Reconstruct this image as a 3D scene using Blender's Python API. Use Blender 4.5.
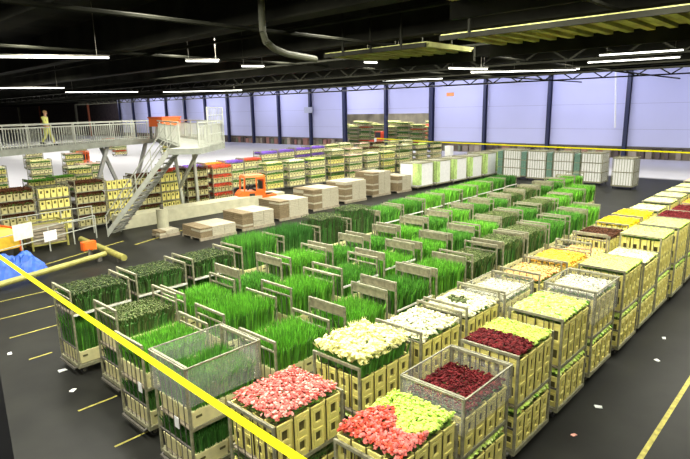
import bpy, math, random
from mathutils import Vector, Matrix
for o in list(bpy.data.objects): bpy.data.objects.remove(o)
S = bpy.context.scene
COL = S.collection
R_ = random.Random(7)
PI = math.pi

# ------------------------------------------------------------------ camera
CAMH = 5.5
def _norm(v): return v.normalized()
ax = _norm(Vector((521., 129.5, -545.)))
bx_ = Vector((-597., 107.5, -545.)); bx_ = _norm(bx_ - ax * bx_.dot(ax))
zx = ax.cross(bx_)
M3 = Matrix((ax, bx_, zx))
cam_d = bpy.data.cameras.new('camera'); cam = bpy.data.objects.new('camera', cam_d); COL.objects.link(cam)
cam.matrix_world = Matrix.Translation((0, 0, CAMH)) @ M3.to_4x4()
cam_d.sensor_width = 36; cam_d.lens = 545. / 690 * 36; cam_d.clip_start = .05; cam_d.clip_end = 600
S.camera = cam
FWD = Vector((-M3[0][2], -M3[1][2], 0))
def pix(p):
    c = M3.transposed() @ (Vector(p) - Vector((0, 0, CAMH)))
    if c.z > -.1: return (-999, -999)
    return 345 - 545 * c.x / c.z, 229.5 + 545 * c.y / c.z

# ------------------------------------------------------------------ world, exposure, large lights
w = bpy.data.worlds.new('hall_air'); S.world = w; w.use_nodes = True
w.node_tree.nodes['Background'].inputs[0].default_value = (1, .98, .86, 1)
w.node_tree.nodes['Background'].inputs[1].default_value = .22
S.view_settings.view_transform = 'Standard'; S.view_settings.look = 'None'
S.view_settings.exposure = 0.0; S.view_settings.gamma = 1; S.view_settings.use_curve_mapping = False
def area(loc, rot, sx, sy, power, col):
    d = bpy.data.lights.new('hall_light', 'AREA'); d.shape = 'RECTANGLE'; d.size = sx; d.size_y = sy
    d.energy = power; d.color = col
    o = bpy.data.objects.new('hall_light', d); COL.objects.link(o); o.location = loc; o.rotation_euler = rot
    return o
WARM = (1, .98, .85); COOL = (.74, .76, 1)
# continuous lamp rows, mostly tucked behind the roof beams (they run along Y)
for X, y0, y1, p in ((-2.5, -6, 22, 1500), (2.2, -3, 22, 1900), (7, -3, 22, 3200), (13, -3, 24, 3700), (19, -3, 36, 4400), (26, -3, 40, 3500),  # first row is unseen, added behind the camera to fill near fronts
                     (14, 40, 90, 4200), (30, 62, 120, 5200), (46, 74, 130, 4500),
                     (33, -3, 60, 4600), (40, -2, 60, 4300), (48, -2, 70, 3200)):
    area((X, (y0 + y1) / 2, 8.35), (0, 0, 0), .5, y1 - y0, p, WARM)
# lamps washing the back wall
for y in (6, 22, 38, 54, 72, 92, 114, 140):
    area((56.5, y, 8.4), (0, -math.radians(62), 0), .4, 12, 560, COOL)
area((70, 50, 8), (0, 0, 0), 6, 60, 16000, (1, .95, .85))

# ------------------------------------------------------------------ materials
MATS = {}
def mat(name, col, rough=.6, metal=0, var=.12, scale=8, island=0, spec=.5, emit=0, bump=0, sub=0):
    if name in MATS: return MATS[name]
    m = bpy.data.materials.new(name); m.use_nodes = True; nt = m.node_tree; b = nt.nodes['Principled BSDF']
    b.inputs['Roughness'].default_value = rough; b.inputs['Metallic'].default_value = metal
    b.inputs['Specular IOR Level'].default_value = spec
    tc = nt.nodes.new('ShaderNodeTexCoord'); nz = nt.nodes.new('ShaderNodeTexNoise')
    nz.inputs['Scale'].default_value = scale; nz.inputs['Detail'].default_value = 5
    nt.links.new(tc.outputs['Object'], nz.inputs['Vector'])
    mp = nt.nodes.new('ShaderNodeMapRange'); mp.inputs[1].default_value = .3; mp.inputs[2].default_value = .7
    mp.inputs[3].default_value = 1 - var; mp.inputs[4].default_value = 1 + var
    nt.links.new(nz.outputs['Fac'], mp.inputs[0])
    last = mp.outputs[0]
    if island:
        g = nt.nodes.new('ShaderNodeNewGeometry'); mi = nt.nodes.new('ShaderNodeMapRange')
        mi.inputs[3].default_value = 1 - island; mi.inputs[4].default_value = 1 + island
        nt.links.new(g.outputs['Random Per Island'], mi.inputs[0])
        mm = nt.nodes.new('ShaderNodeMath'); mm.operation = 'MULTIPLY'
        nt.links.new(last, mm.inputs[0]); nt.links.new(mi.outputs[0], mm.inputs[1]); last = mm.outputs[0]
    vm = nt.nodes.new('ShaderNodeVectorMath'); vm.operation = 'SCALE'; vm.inputs[0].default_value = col
    nt.links.new(last, vm.inputs['Scale']); nt.links.new(vm.outputs[0], b.inputs['Base Color'])
    if sub: b.inputs['Transmission Weight'].default_value = 0
    if bump:
        bp = nt.nodes.new('ShaderNodeBump'); bp.inputs['Strength'].default_value = bump
        nt.links.new(nz.outputs['Fac'], bp.inputs['Height']); nt.links.new(bp.outputs[0], b.inputs['Normal'])
    if emit:
        b.inputs['Emission Color'].default_value = (*col, 1); b.inputs['Emission Strength'].default_value = emit
    MATS[name] = m; return m
steel = mat('weathered_steel', (.25, .24, .15), .55, .05, .4, 12)
steel_d = mat('dark_grimy_steel', (.13, .12, .10), .6, .3, .4, 10)
rubber = mat('black_rubber', (.02, .02, .02), .8)
wood = mat('worn_shelf_board', (.28, .24, .17), .8, 0, .3, 6)
bucket_m = mat('pale_yellow_plastic', (.80, .72, .22), .5, 0, .12, 6)
bucket_w = mat('cream_plastic', (.76, .70, .36), .5, 0, .12, 6)
bucket_d = mat('dusty_olive_plastic', (.46, .42, .19), .6, 0, .2, 6)  # darker olive bucket colour for the left racks
bucket_in = mat('dirty_bucket_inside', (.10, .09, .03), .8)  # shade inside the buckets, painted as a dark tone
galv = mat('galvanised_rail', (.46, .47, .41), .5, .2, .1, 5)
yellow_tape = mat('yellow_webbing', (.82, .76, .008), .7, 0, .05, 20, spec=.1)
dark_roof = mat('dark_roof_steel', (.016, .016, .012), .9, 0, .5, .6, spec=.05)
roof_rib = mat('greenish_roof_deck', (.34, .34, .13), .8, 0, .35, 1.2, spec=.1)
concrete = mat('pale_concrete', (.50, .48, .33), .85, 0, .12, 3)
navy = mat('navy_column_paint', (.02, .025, .07), .5)
white_m = mat('white_wrap', (.85, .85, .84), .45, 0, .06, 10)
orange = mat('orange_vehicle_paint', (.85, .15, .02), .35, 0, .08, 3)
black = mat('black_plastic', (.015, .015, .017), .5)
card = mat('pale_cardboard', (.42, .385, .28), .85, 0, .12, 14)
card_d = mat('cardboard_end', (.20, .15, .08), .85, 0, .3, 20)
lampm = mat('lit_tube', (1, .99, .92), .5, 0, 0, 1, emit=6)
GREENS = {
 'bright': mat('bright_green_blades', (.16, .44, .04), .6, 0, .25, 5, .5, .2),
 'mid': mat('mid_green_blades', (.09, .28, .035), .6, 0, .25, 5, .5, .2),
 'deep': mat('deep_green_blades', (.045, .16, .025), .65, 0, .25, 5, .5, .2),
 'olive': mat('olive_brown_buds', (.115, .15, .045), .7, 0, .3, 5, .5, .3),
 'dusky': mat('dusky_dark_buds', (.05, .075, .022), .7, 0, .3, 5, .5, .3)}
coreg = mat('packed_stems', (.07, .19, .03), .8, 0, .4, 20)
def fl(name, c, isl=.3): return mat(name, c, .7, 0, .1, 6, isl, .12)
FL = {'darkred': fl('dark_red_petals', (.13, .011, .013), .5), 'lime': fl('lime_yellow_petals', (.64, .86, .17), .10),
 'yellowgreen': fl('pale_lime_petals', (.76, .88, .32), .12), 'cream': fl('cream_petals', (.86, .84, .42), .15),
 'white': fl('ivory_petals', (.86, .84, .58), .15), 'pink': fl('coral_pink_petals', (.78, .20, .17), .35), 'pinkl': fl('light_pink_petals', (.88, .42, .36), .25),
 'red': fl('bright_red_petals', (.68, .09, .05), .4), 'orange': fl('orange_petals', (.85, .32, .03), .25),
 'yellow': fl('golden_petals', (.9, .68, .02), .15), 'peach': fl('peach_petals', (.82, .47, .18), .25),
 'brown': fl('rust_brown_heads', (.075, .028, .012), .4), 'purple': fl('purple_petals', (.26, .13, .62), .3),
 'palepink': fl('pale_pink_petals', (.85, .62, .5), .2), 'amber': fl('amber_petals', (.85, .50, .06), .25)}
def film_mat():
    m = bpy.data.materials.new('clear_wrapping_film'); m.use_nodes = True; nt = m.node_tree
    b = nt.nodes['Principled BSDF']; out = nt.nodes['Material Output']
    b.inputs['Base Color'].default_value = (.8, .8, .75, 1); b.inputs['Roughness'].default_value = .25
    tr = nt.nodes.new('ShaderNodeBsdfTransparent'); mx = nt.nodes.new('ShaderNodeMixShader')
    wv = nt.nodes.new('ShaderNodeTexWave'); wv.inputs['Scale'].default_value = 9; wv.inputs['Distortion'].default_value = 11; wv.inputs['Detail'].default_value = 3; wv.inputs['Detail Scale'].default_value = 2.2
    wv.bands_direction = 'Z'
    tc = nt.nodes.new('ShaderNodeTexCoord'); nt.links.new(tc.outputs['Object'], wv.inputs['Vector'])
    mr = nt.nodes.new('ShaderNodeMapRange'); mr.inputs[3].default_value = .04; mr.inputs[4].default_value = .26
    nt.links.new(wv.outputs['Fac'], mr.inputs[0]); nt.links.new(mr.outputs[0], mx.inputs[0])
    nt.links.new(tr.outputs[0], mx.inputs[1]); nt.links.new(b.outputs[0], mx.inputs[2]); nt.links.new(mx.outputs[0], out.inputs[0])
    return m
film = film_mat()

# ------------------------------------------------------------------ mesh helpers
class MB:
    def __init__(s): s.v = []; s.f = []; s.m = []; s.mats = []
    def mi(s, m):
        if m not in s.mats: s.mats.append(m)
        return s.mats.index(m)
    def face(s, pts, m):
        n = len(s.v); s.v.extend(pts); s.f.append(tuple(range(n, n + len(pts)))); s.m.append(s.mi(m))
    def hexa(s, c, m):          # 8 corners: bottom 4 ccw, top 4 ccw
        n = len(s.v); s.v.extend([tuple(p) for p in c]); k = s.mi(m)
        for q in ((3, 2, 1, 0), (4, 5, 6, 7), (0, 1, 5, 4), (1, 2, 6, 5), (2, 3, 7, 6), (3, 0, 4, 7)):
            s.f.append(tuple(n + i for i in q)); s.m.append(k)
    def box(s, x0, y0, z0, x1, y1, z1, m):
        s.hexa([(x0, y0, z0), (x1, y0, z0), (x1, y1, z0), (x0, y1, z0), (x0, y0, z1), (x1, y0, z1), (x1, y1, z1), (x0, y1, z1)], m)
    def bar(s, a, b, r, m, r2=None, n=4):
        a = Vector(a); b = Vector(b); d = (b - a).normalized(); r2 = r if r2 is None else r2
        u = d.cross(Vector((0, 0, 1)) if abs(d.z) < .9 else Vector((1, 0, 0))).normalized(); w_ = d.cross(u)
        k = s.mi(m); st = len(s.v)
        for P, rr in ((a, r), (b, r2)):
            for i in range(n):
                t = 2 * PI * (i + .5) / n; s.v.append(tuple(P + (u * math.cos(t) + w_ * math.sin(t)) * rr * (1.414 if n == 4 else 1)))
        for i in range(n):
            j = (i + 1) % n; s.f.append((st + i, st + j, st + n + j, st + n + i)); s.m.append(k)
        s.f.append(tuple(st + i for i in reversed(range(n)))); s.m.append(k)
        s.f.append(tuple(st + n + i for i in range(n))); s.m.append(k)
    def disc(s, c, axis, r, t, m, n=14):
        a = Vector(c) - Vector(axis) * t / 2; s.bar(a, Vector(c) + Vector(axis) * t / 2, r, m, n=n)
    def mesh(s, name):
        me = bpy.data.meshes.new(name); me.from_pydata(s.v, [], s.f)
        for m in s.mats: me.materials.append(m)
        me.polygons.foreach_set('material_index', s.m); me.update(); return me
    def merge(s, o, M):
        n = len(s.v); s.v.extend([tuple(M @ Vector(p)) for p in o.v]); mm = [s.mi(m) for m in o.mats]
        s.f.extend([tuple(n + i for i in q) for q in o.f]); s.m.extend([mm[i] for i in o.m])
def link(name, data, parent=None, loc=(0, 0, 0), rz=0, label=None, cat=None, group=None, kind=None):
    if isinstance(data, MB): data = data.mesh(name)
    o = bpy.data.objects.new(name, data); COL.objects.link(o); o.location = loc; o.rotation_euler = (0, 0, rz)
    if parent: o.parent = parent
    if label: o['label'] = label
    if cat: o['category'] = cat
    if group: o['group'] = group
    if kind: o['kind'] = kind
    return o
def struct(name, mb, **k): return link(name, mb, kind='structure', **k)
ORD = ['first', 'second', 'third', 'fourth', 'fifth', 'sixth', 'seventh', 'eighth', 'ninth', 'tenth', 'eleventh', 'twelfth', 'thirteenth',
       'fourteenth', 'fifteenth', 'sixteenth', 'seventeenth', 'eighteenth', 'nineteenth', 'twentieth', 'twenty-first', 'twenty-second', 'twenty-third', 'twenty-fourth']

# ------------------------------------------------------------------ floor
def floor_mat():
    m = bpy.data.materials.new('polished_dark_floor'); m.use_nodes = True; nt = m.node_tree; b = nt.nodes['Principled BSDF']
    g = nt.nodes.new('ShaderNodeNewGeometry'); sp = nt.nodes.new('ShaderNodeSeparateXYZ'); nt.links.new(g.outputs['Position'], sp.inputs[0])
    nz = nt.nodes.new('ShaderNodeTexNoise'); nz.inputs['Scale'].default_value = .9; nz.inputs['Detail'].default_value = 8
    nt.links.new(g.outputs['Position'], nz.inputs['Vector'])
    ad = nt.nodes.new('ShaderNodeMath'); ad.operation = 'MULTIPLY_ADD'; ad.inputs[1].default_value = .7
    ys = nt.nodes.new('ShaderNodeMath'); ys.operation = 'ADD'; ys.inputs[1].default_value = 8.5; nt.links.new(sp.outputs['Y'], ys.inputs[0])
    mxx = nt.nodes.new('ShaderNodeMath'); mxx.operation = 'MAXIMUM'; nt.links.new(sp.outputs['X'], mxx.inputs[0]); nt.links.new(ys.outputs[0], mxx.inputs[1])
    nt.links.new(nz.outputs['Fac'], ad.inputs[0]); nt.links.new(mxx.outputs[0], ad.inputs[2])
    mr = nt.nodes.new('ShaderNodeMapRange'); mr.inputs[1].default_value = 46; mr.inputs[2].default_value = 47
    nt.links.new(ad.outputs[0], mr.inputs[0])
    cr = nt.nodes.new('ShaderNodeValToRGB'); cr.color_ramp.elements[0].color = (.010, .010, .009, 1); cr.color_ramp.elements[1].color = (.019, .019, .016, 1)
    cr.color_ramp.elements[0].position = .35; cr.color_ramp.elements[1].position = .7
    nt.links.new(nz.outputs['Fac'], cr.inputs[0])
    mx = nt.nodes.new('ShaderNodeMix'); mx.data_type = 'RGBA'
    nt.links.new(mr.outputs[0], mx.inputs['Factor']); nt.links.new(cr.outputs[0], mx.inputs['A']); mx.inputs['B'].default_value = (.62, .61, .68, 1)  # far part paler: wall glare painted into the floor colour
    nt.links.new(mx.outputs['Result'], b.inputs['Base Color']); b.inputs['Roughness'].default_value = .5; b.inputs['Specular IOR Level'].default_value = .16
    return m
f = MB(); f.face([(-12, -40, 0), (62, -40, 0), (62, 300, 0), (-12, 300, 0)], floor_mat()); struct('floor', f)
f = MB(); f.face([(62, -40, 0), (90, -40, 0), (90, 300, 0), (62, 300, 0)], mat('neighbour_floor', (.3, .28, .26), .5, 0, .2, .5)); struct('floor', f)
# painted lines
lm = MB(); ylm = mat('worn_yellow_line', (.36, .32, .06), .7, 0, .4, 9)
def line(a, b, wd, name='trim_1'):
    a = Vector(a); b = Vector(b); d = (b - a).normalized(); n = Vector((-d.y, d.x)) * wd / 2
    q = MB(); q.hexa([(*(a - n), .001), (*(b - n), .001), (*(b + n), .001), (*(a + n), .001), (*(a - n), .004), (*(b - n), .004), (*(b + n), .004), (*(a + n), .004)], ylm)
    struct(name, q)
line((3.3, 1.88), (40, 1.86), .08)
k = 2
for (y, x0, x1) in ((10.2, 3.35, 4.1), (15.15, 3.6, 4.9), (16.85, 3.0, 5.3), (18.5, 3.2, 6.0), (8.55, 3.3, 3.9), (13.4, 3.5, 4.0)):
    line((x0, y), (x1, y), .045, 'trim_%d' % k); k += 1
line((5, 21.3), (10.5, 23.4), .08, 'trim_9'); line((10.5, 22.3), (16, 24.2), .08, 'trim_10')

# ------------------------------------------------------------------ back wall with panels and columns
def panel_mat():
    m = mat('pale_lavender_panel', (.58, .59, .82), .6, 0, .04, .15); return m
pm = panel_mat(); blk = mat('dark_brown_void', (.05, .035, .03), .9, 0, .5, 1.5); plm = mat('grubby_plinth', (.22, .18, .14), .8, 0, .5, .7)
YC = [2.2, 10, 17.8, 26, 34, 41.8, 49.5, 57.5, 65, 72.8, 80, 87.5, 95, 102.5, 110, 117.5, 125, 132]
for i in range(len(YC) - 1):
    y0, y1 = YC[i], YC[i + 1]
    q = MB(); z0 = 4.9 if 41 < y0 < 57 else 1.25
    q.box(62, y0, z0, 62.15, y1, 9.2, pm)
    for zz in (3.0, 5.6):
        if zz > z0: q.box(61.985, y0, zz, 62, y1, zz + .03, mat('panel_seam', (.35, .35, .5), .6))
    struct('wall_back', q)
for y in YC:
    q = MB(); wd = .18 if y not in (41.8, 57.5) else .28
    q.box(61.45, y - wd, 0, 61.5, y + wd, 9.3, navy); q.box(61.9, y - wd, 0, 61.95, y + wd, 9.3, navy); q.box(61.5, y - .05, 0, 61.9, y + .05, 9.3, navy)
    struct('trim_20', q)
q = MB(); q.box(62.0, -40, 1.25, 62.15, 2.2, 9.2, pm); struct('wall_back', q)
# the low goods strip below the panels: dark rear face with posts
q = MB(); q.box(62.6, -40, 0, 62.75, 41.6, 1.3, plm); q.box(62.6, 57.7, 0, 62.75, 132, 1.3, plm); q.box(61.9, -40, 1.15, 62.2, 41.6, 1.27, steel_d); q.box(61.9, 57.7, 1.15, 62.2, 132, 1.27, steel_d)
struct('wall_back', q)
rr = random.Random(3)
pc = [mat('strip_%d' % i, c, .8) for i, c in enumerate([(.3, .25, .2), (.12, .09, .08), (.45, .38, .3), (.2, .22, .15), (.4, .2, .16)])]
q = MB(); y = -20
while y < 132:
    if not 41 < y < 58:
        q.box(62.25, y, 0, 62.55, y + rr.uniform(.3, .9), rr.uniform(.7, 1.1), rr.choice(pc))
    y += rr.uniform(.5, 1.3)
link('stacked_goods', q, kind='stuff', label='brown jumble of goods glimpsed in the gap beneath the lavender wall panels', cat='goods')
# backing sheet for the far-left opening, its shade put into the dark colour
q = MB(); q.box(66, 132, 0, 66.2, 300, 9, blk); struct('wall_left', q)
for i, y in enumerate((150, 158, 186, 205, 232)):
    q = MB(); q.box(61.6, y, 0, 62, y + (.7 if i % 2 else .4), 8.5, mat('rust_post', (.35, .09, .03), .7) if i % 2 == 0 else steel); struct('trim_21', q)
# neighbour hall
q = MB(); q.box(90, -40, 0, 90.3, 300, 9, mat('far_hall_wall', (.55, .52, .42), .8, 0, .4, .4)); struct('wall_back', q)
# white pipe on the wall, sign, small boxes
q = MB(); q.bar((60.9, 18.6, 3.2), (60.9, 19.0, 9), .09, white_m, n=8); link('wall_pipe', q, label='thin white vertical pipe in front of the right-hand wall panels', cat='pipe')
q = MB(); q.box(61.85, 40.2 + 14.8, 6.0, 61.99, 40.2 + 14.8, 6.2, white_m)
q = MB(); q.box(61.3, 64.2, 5.2, 61.45, 66.0, 6.1, mat('grey_box', (.45, .47, .55), .6)); link('junction_box', q, label='pale grey box mounted on a navy column above the purple flowers', cat='box')
q = MB(); q.box(61.93, 38.6, 7.0, 61.99, 39.7, 7.45, mat('orange_sign', (.85, .35, .1), .6)); link('wall_sign', q, label='small orange sign on the panel right of the hall opening', cat='sign')

# ------------------------------------------------------------------ roof
q = MB(); q.box(-12, -40, 9.4, 92, 300, 9.6, dark_roof); struct('ceiling', q)
n = 1
for X, zb in ((1.5, 8.0), (5.2, 8.0), (10.5, 8.0), (16.2, 8.0), (22.3, 7.75), (29.2, 7.95), (36.2, 7.95), (43.5, 8.2), (51, 8.5), (58.5, 9.0)):
    q = MB(); q.box(X, -40, zb, X + .12, 250, 9.4, dark_roof); q.box(X - .25, -40, zb - .06, X + .37, 250, zb, dark_roof); struct('trim_30', q)
# ribbed suspended deck strips
for (x0, x1, y0, y1, z) in ((14.6, 17.6, -12, 9.6, 7.5), (15.6, 18.6, 10.8, 15.5, 7.5), (6.5, 10.2, -12, 6.5, 7.6)):
    q = MB(); q.box(x0, y0, z + .1, x1, y1, z + .16, roof_rib)
    y = y0
    while y < y1 - .2:
        q.box(x0 + .15, y, z, x1 - .15, y + .2, z + .1, roof_rib); y += .55
    q.box(x0 - .08, y0, z - .02, x0, y1, z + .12, dark_roof); q.box(x1, y0, z - .32, x1 + .15, y1, z + .2, dark_roof)
    for yy in (y0 + 1, (y0 + y1) / 2, y1 - 1):
        q.bar((x1 + .07, yy, z), (x1 + .07, yy, 9), .03, dark_roof); q.bar((x0 - .07, yy, z), (x0 - .07, yy, 9), .03, dark_roof)
    struct('ceiling', q)
# lattice truss across the hall
q = MB()
for Xt in (27.5, 47):
    for zz in (7.6, 8.4): q.box(Xt, -20, zz, Xt + .12, 120, zz + .1, dark_roof)
    y = -18
    while y < 118:
        q.bar((Xt + .06, y, 7.65), (Xt + .06, y + 1.2, 8.4), .04, dark_roof); q.bar((Xt + .06, y + 1.2, 8.4), (Xt + .06, y + 2.4, 7.65), .04, dark_roof); y += 2.4
struct('trim_31', q)
# curtain rail along the wall top
q = MB(); q.box(55.0, 26, 7.95, 55.35, 90, 8.12, mat('white_rail', (.8, .8, .85), .5)); struct('trim_32', q)
q = MB(); q.box(60.6, 14, 9.0, 61.2, 132, 9.2, mat('white_rail', (.8, .8, .85), .5)); struct('trim_33', q)
# duct with a bend
def tube(pts, r, m, n=10):
    q = MB()
    for a, b in zip(pts, pts[1:]): q.bar(a, b, r, m, n=n)
    return q
link('ventilation_pipe', tube([(9.9, 12.2, 9.4), (9.9, 12.2, 7.62), (10.02, 12.23, 7.38), (10.35, 12.3, 7.22), (10.9, 12.4, 7.12), (12.3, 12.65, 7.06)], .095, mat('olive_pipe', (.05, .05, .028), .7)), label='dark curved pipe dropping from the roof and bending to the right', cat='pipe')
for i, pts in enumerate([[(12, -10, 8.0), (12, 40, 8.0)], [(20, -10, 7.9), (20, 60, 7.9)], [(34, -10, 7.7), (34, 80, 7.7)], [(41, -10, 7.8), (41, 80, 7.8)], [(3, 13, 7.8), (60, 13, 7.8)], [(3, 22, 7.9), (60, 22, 7.9)], [(3, 5, 7.9), (60, 5, 7.9)]]):
    struct('trim_34', tube(pts, .06, dark_roof, 6))
# tube fixtures that can be seen
def fixture(loc, rz, L, lab):
    t = link('tube_light', None, loc=loc, rz=rz, label=lab, cat='light', group='tube lights under the roof')
    h = MB(); h.hexa([(-L / 2, -.06, .03), (L / 2, -.06, .03), (L / 2, .06, .03), (-L / 2, .06, .03), (-L / 2, -.04, .09), (L / 2, -.04, .09), (L / 2, .04, .09), (-L / 2, .04, .09)], steel_d)
    link('housing', h, t)
    h = MB(); h.bar((-L / 2 + .03, 0, 0), (L / 2 - .03, 0, 0), .028, lampm, n=8); link('tube', h, t)
    for s in (-1, 1):
        h = MB(); h.bar((s * L * .4, 0, .09), (s * L * .4, 0, 9.4 - loc[2]), .012, steel_d); link('hanger', h, t)
for loc, rz, L, lab in [((7.4, 21.1, 7.5), -.52, 4.2, 'long lit tube light at upper left, the longest one'),
    ((12.6, 19.35, 7.5), -.5, 1.3, 'short lit tube light left of the curved pipe'),
    ((16.6, 21.3, 7.6), -.5, 1.1, 'short lit tube light just right of the first short one'),
    ((18.9, 15.3, 7.45), -.35, 1.9, 'lit tube light under the truss at the picture centre'),
    ((24.2, 14.3, 7.35), -.35, 2.4, 'lit tube light right of centre below the truss'),
    ((28.6, 13.6, 7.35), -.9, 5.5, 'lit tube light running towards the first right-hand navy column'),
    ((14.0, 44.3, 7.5), -.4, 5.0, 'lit tube light at the far left edge above the walkway'),
    ((22.0, 50.0, 7.5), -.4, 6.0, 'lit tube light above the walkway, behind the far left one'),
    ((31, 48, 7.6), -.9, 8.0, 'lit tube light deep in the hall left of centre'),
    ((24.5, 6.8, 7.5), -1.4, 3.0, 'lit tube light at the right edge, nearer of two'),
    ((29.5, 8.5, 7.6), -1.4, 4.0, 'lit tube light at the right edge, farther of two'),
    ((38, 30, 7.9), -1.2, 9.0, 'very long lit tube line near the back wall'),
    ((32, 14, 7.55), -1.2, 4.0, 'lit tube light between the wall columns and the truss')]:
    fixture(loc, rz, L, lab)

# ------------------------------------------------------------------ buckets and crates
def windowed_wall(q, p0, p1, n, h, m, hole=True, tap=.012):
    """outer wall from p0 to p1 with an outward normal n, real opening in its upper half"""
    p0 = Vector(p0); p1 = Vector(p1); n = Vector(n); d = p1 - p0
    def P(u, v, o=0):
        a = p0 + d * (.06 + (.88 * u) if v < .02 else .5 + (u - .5) * (.88 + .12 * v))
        a = p0 + d * (.5 + (u - .5) * (.88 + .12 * v)); return (a.x + n.x * (tap * v + o), a.y + n.y * (tap * v + o), h * v)
    us = (0, .27, .73, 1); two = h > .5
    vs = (0, .16, .38, .60, .84, 1) if two else (0, .52, .84, 1); holes = (1, 3) if two else (1,)
    for i in range(3):
        for j in range(len(vs) - 1):
            if i == 1 and j in holes: continue
            q.face([P(us[i], vs[j]), P(us[i + 1], vs[j]), P(us[i + 1], vs[j + 1]), P(us[i], vs[j + 1])], m)
    # raised frames round the openings and rim lip
    for j in holes:
        v0, v1 = vs[j], vs[j + 1]
        fr = [(.15, v0 - .07), (.85, v0 - .07), (.85, v1 + .07), (.15, v1 + .07)]; inn = [(.27, v0), (.73, v0), (.73, v1), (.27, v1)]
        for a in range(4):
            b = (a + 1) % 4; q.face([P(*fr[a], .014), P(*fr[b], .014), P(*inn[b], .014), P(*inn[a], .014)], m)
            q.face([P(*inn[a], .014), P(*inn[b], .014), P(*inn[b], -.02), P(*inn[a], -.02)], m)
            q.face([P(*fr[b], .014), P(*fr[a], .014), P(*fr[a]), P(*fr[b])], m)
    q.face([P(0, .94, .014), P(1, .94, .014), P(1, 1, .014), P(0, 1, .014)], m)
    q.face([P(0, 1, .014), P(1, 1, .014), P(1, 1, -.01), P(0, 1, -.01)], m)
def bucket_mb(wx, wy, h, m):
    q = MB(); x = wx / 2 - .018; y = wy / 2 - .018
    windowed_wall(q, (-x, -y), (x, -y), (0, -1), h, m); windowed_wall(q, (x, -y), (x, y), (1, 0), h, m)
    windowed_wall(q, (x, y), (-x, y), (0, 1), h, m); windowed_wall(q, (-x, y), (-x, -y), (-1, 0), h, m)
    q.box(-x * .84, -y * .84, 0, x * .84, y * .84, h * .93, bucket_in)  # solid core coloured dark for the shade behind the openings
    return q
def crate_mb(wx, wy, h, m):
    q = MB(); x = wx / 2 - .012; y = wy / 2 - .012
    c = lambda s, z: [(-x * s, -y * s, z), (x * s, -y * s, z), (x * s, y * s, z), (-x * s, y * s, z)]
    q.hexa(c(.94, 0) + c(.985, h * .9), m); q.hexa(c(1, h * .84) + c(1, h), m)
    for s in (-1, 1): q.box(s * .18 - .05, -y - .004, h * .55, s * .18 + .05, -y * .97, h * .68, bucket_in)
    return q
BK = {}
def bk(kind, wx, wy, h, mt):
    key = (kind, wx, wy, h, mt.name)
    if key not in BK:
        mb = bucket_mb(wx, wy, h, mt) if kind == 'bucket' else crate_mb(wx, wy, h, mt); BK[key] = [mb, None]
    return BK[key]
PEND = {'bucket': [], 'crate': []}      # (distance, key, location, rz, label)
def put_container(kind, key, loc, rz, label):
    px = pix(loc); vis = -30 < px[0] < 720 and 60 < px[1] < 520
    d = (Vector(loc) - Vector((0, 0, CAMH))).length
    PEND[kind].append((d if vis else d + 500, key, loc, rz, label))

# ------------------------------------------------------------------ plant loads
BED = {}
def blades(q, n, L, W, h, m, r, lean=.10, wd=.022, z0=0., hv=.25):
    k = q.mi(m)
    for _ in range(n):
        x = r.uniform(-L / 2, L / 2); y = r.uniform(-W / 2, W / 2); hh = h * r.uniform(1 - hv, 1); a = r.uniform(0, 2 * PI)
        ox = x / L * lean * 1.6 + r.gauss(0, lean * .5); oy = y / W * lean * 1.6 + r.gauss(0, lean * .5)
        ux, uy = math.cos(a) * wd, math.sin(a) * wd; s = len(q.v); b = .45 * hh + z0
        q.v += [(x - ux * .6, y - uy * .6, z0), (x + ux * .6, y + uy * .6, z0), (x + ux + ox * .35, y + uy + oy * .35, b + .15 * h), (x - ux + ox * .35, y - uy + oy * .35, b + .15 * h), (x + ox, y + oy, z0 + hh)]
        q.f += [(s, s + 1, s + 2, s + 3), (s + 3, s + 2, s + 4)]; q.m += [k, k]
def heads(q, n, L, W, z, ms, r, rad=.036, jit=.05, dome=.04):
    # near-uniform jittered grid of small petalled heads
    n = int(n * 1.7); rad *= .80
    nx = max(2, int(math.sqrt(n * L / W))); ny = max(2, int(n / nx))
    for i in range(nx):
        for j in range(ny):
            x = (i + .5 + r.uniform(-.45, .45)) * L / nx - L / 2; y = (j + .5 + r.uniform(-.45, .45)) * W / ny - W / 2
            m = ms(x / L, y / W, r); k = q.mi(m); R = rad * r.uniform(.75, 1.2)
            zz = z + r.uniform(-jit, jit) * .5 + dome * (1 - (2 * x / L) ** 2) * (1 - (2 * y / W) ** 2)
            tx, ty = r.gauss(0, .3) + x / L * .6, r.gauss(0, .3) + y / W * .6; s = len(q.v); a0 = r.uniform(0, 6)
            P = lambda rr_, t, hz: (x + math.cos(t) * rr_ + tx * hz, y + math.sin(t) * rr_ + ty * hz, zz + hz - tx * math.cos(t) * rr_ - ty * math.sin(t) * rr_)
            q.v.append(P(0, 0, R * .55)); N = 10
            for t in range(N): q.v.append(P(R * (1.0 if t % 2 == 0 else .72), a0 + 2 * PI * t / N, R * .28 if t % 2 else R * .1))
            q.v.append(P(0, 0, -R * .8))
            for t in range(N):
                u = (t + 1) % N; q.f += [(s, s + 1 + t, s + 1 + u), (s + N + 1, s + 1 + u, s + 1 + t)]; q.m += [k, k]
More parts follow.
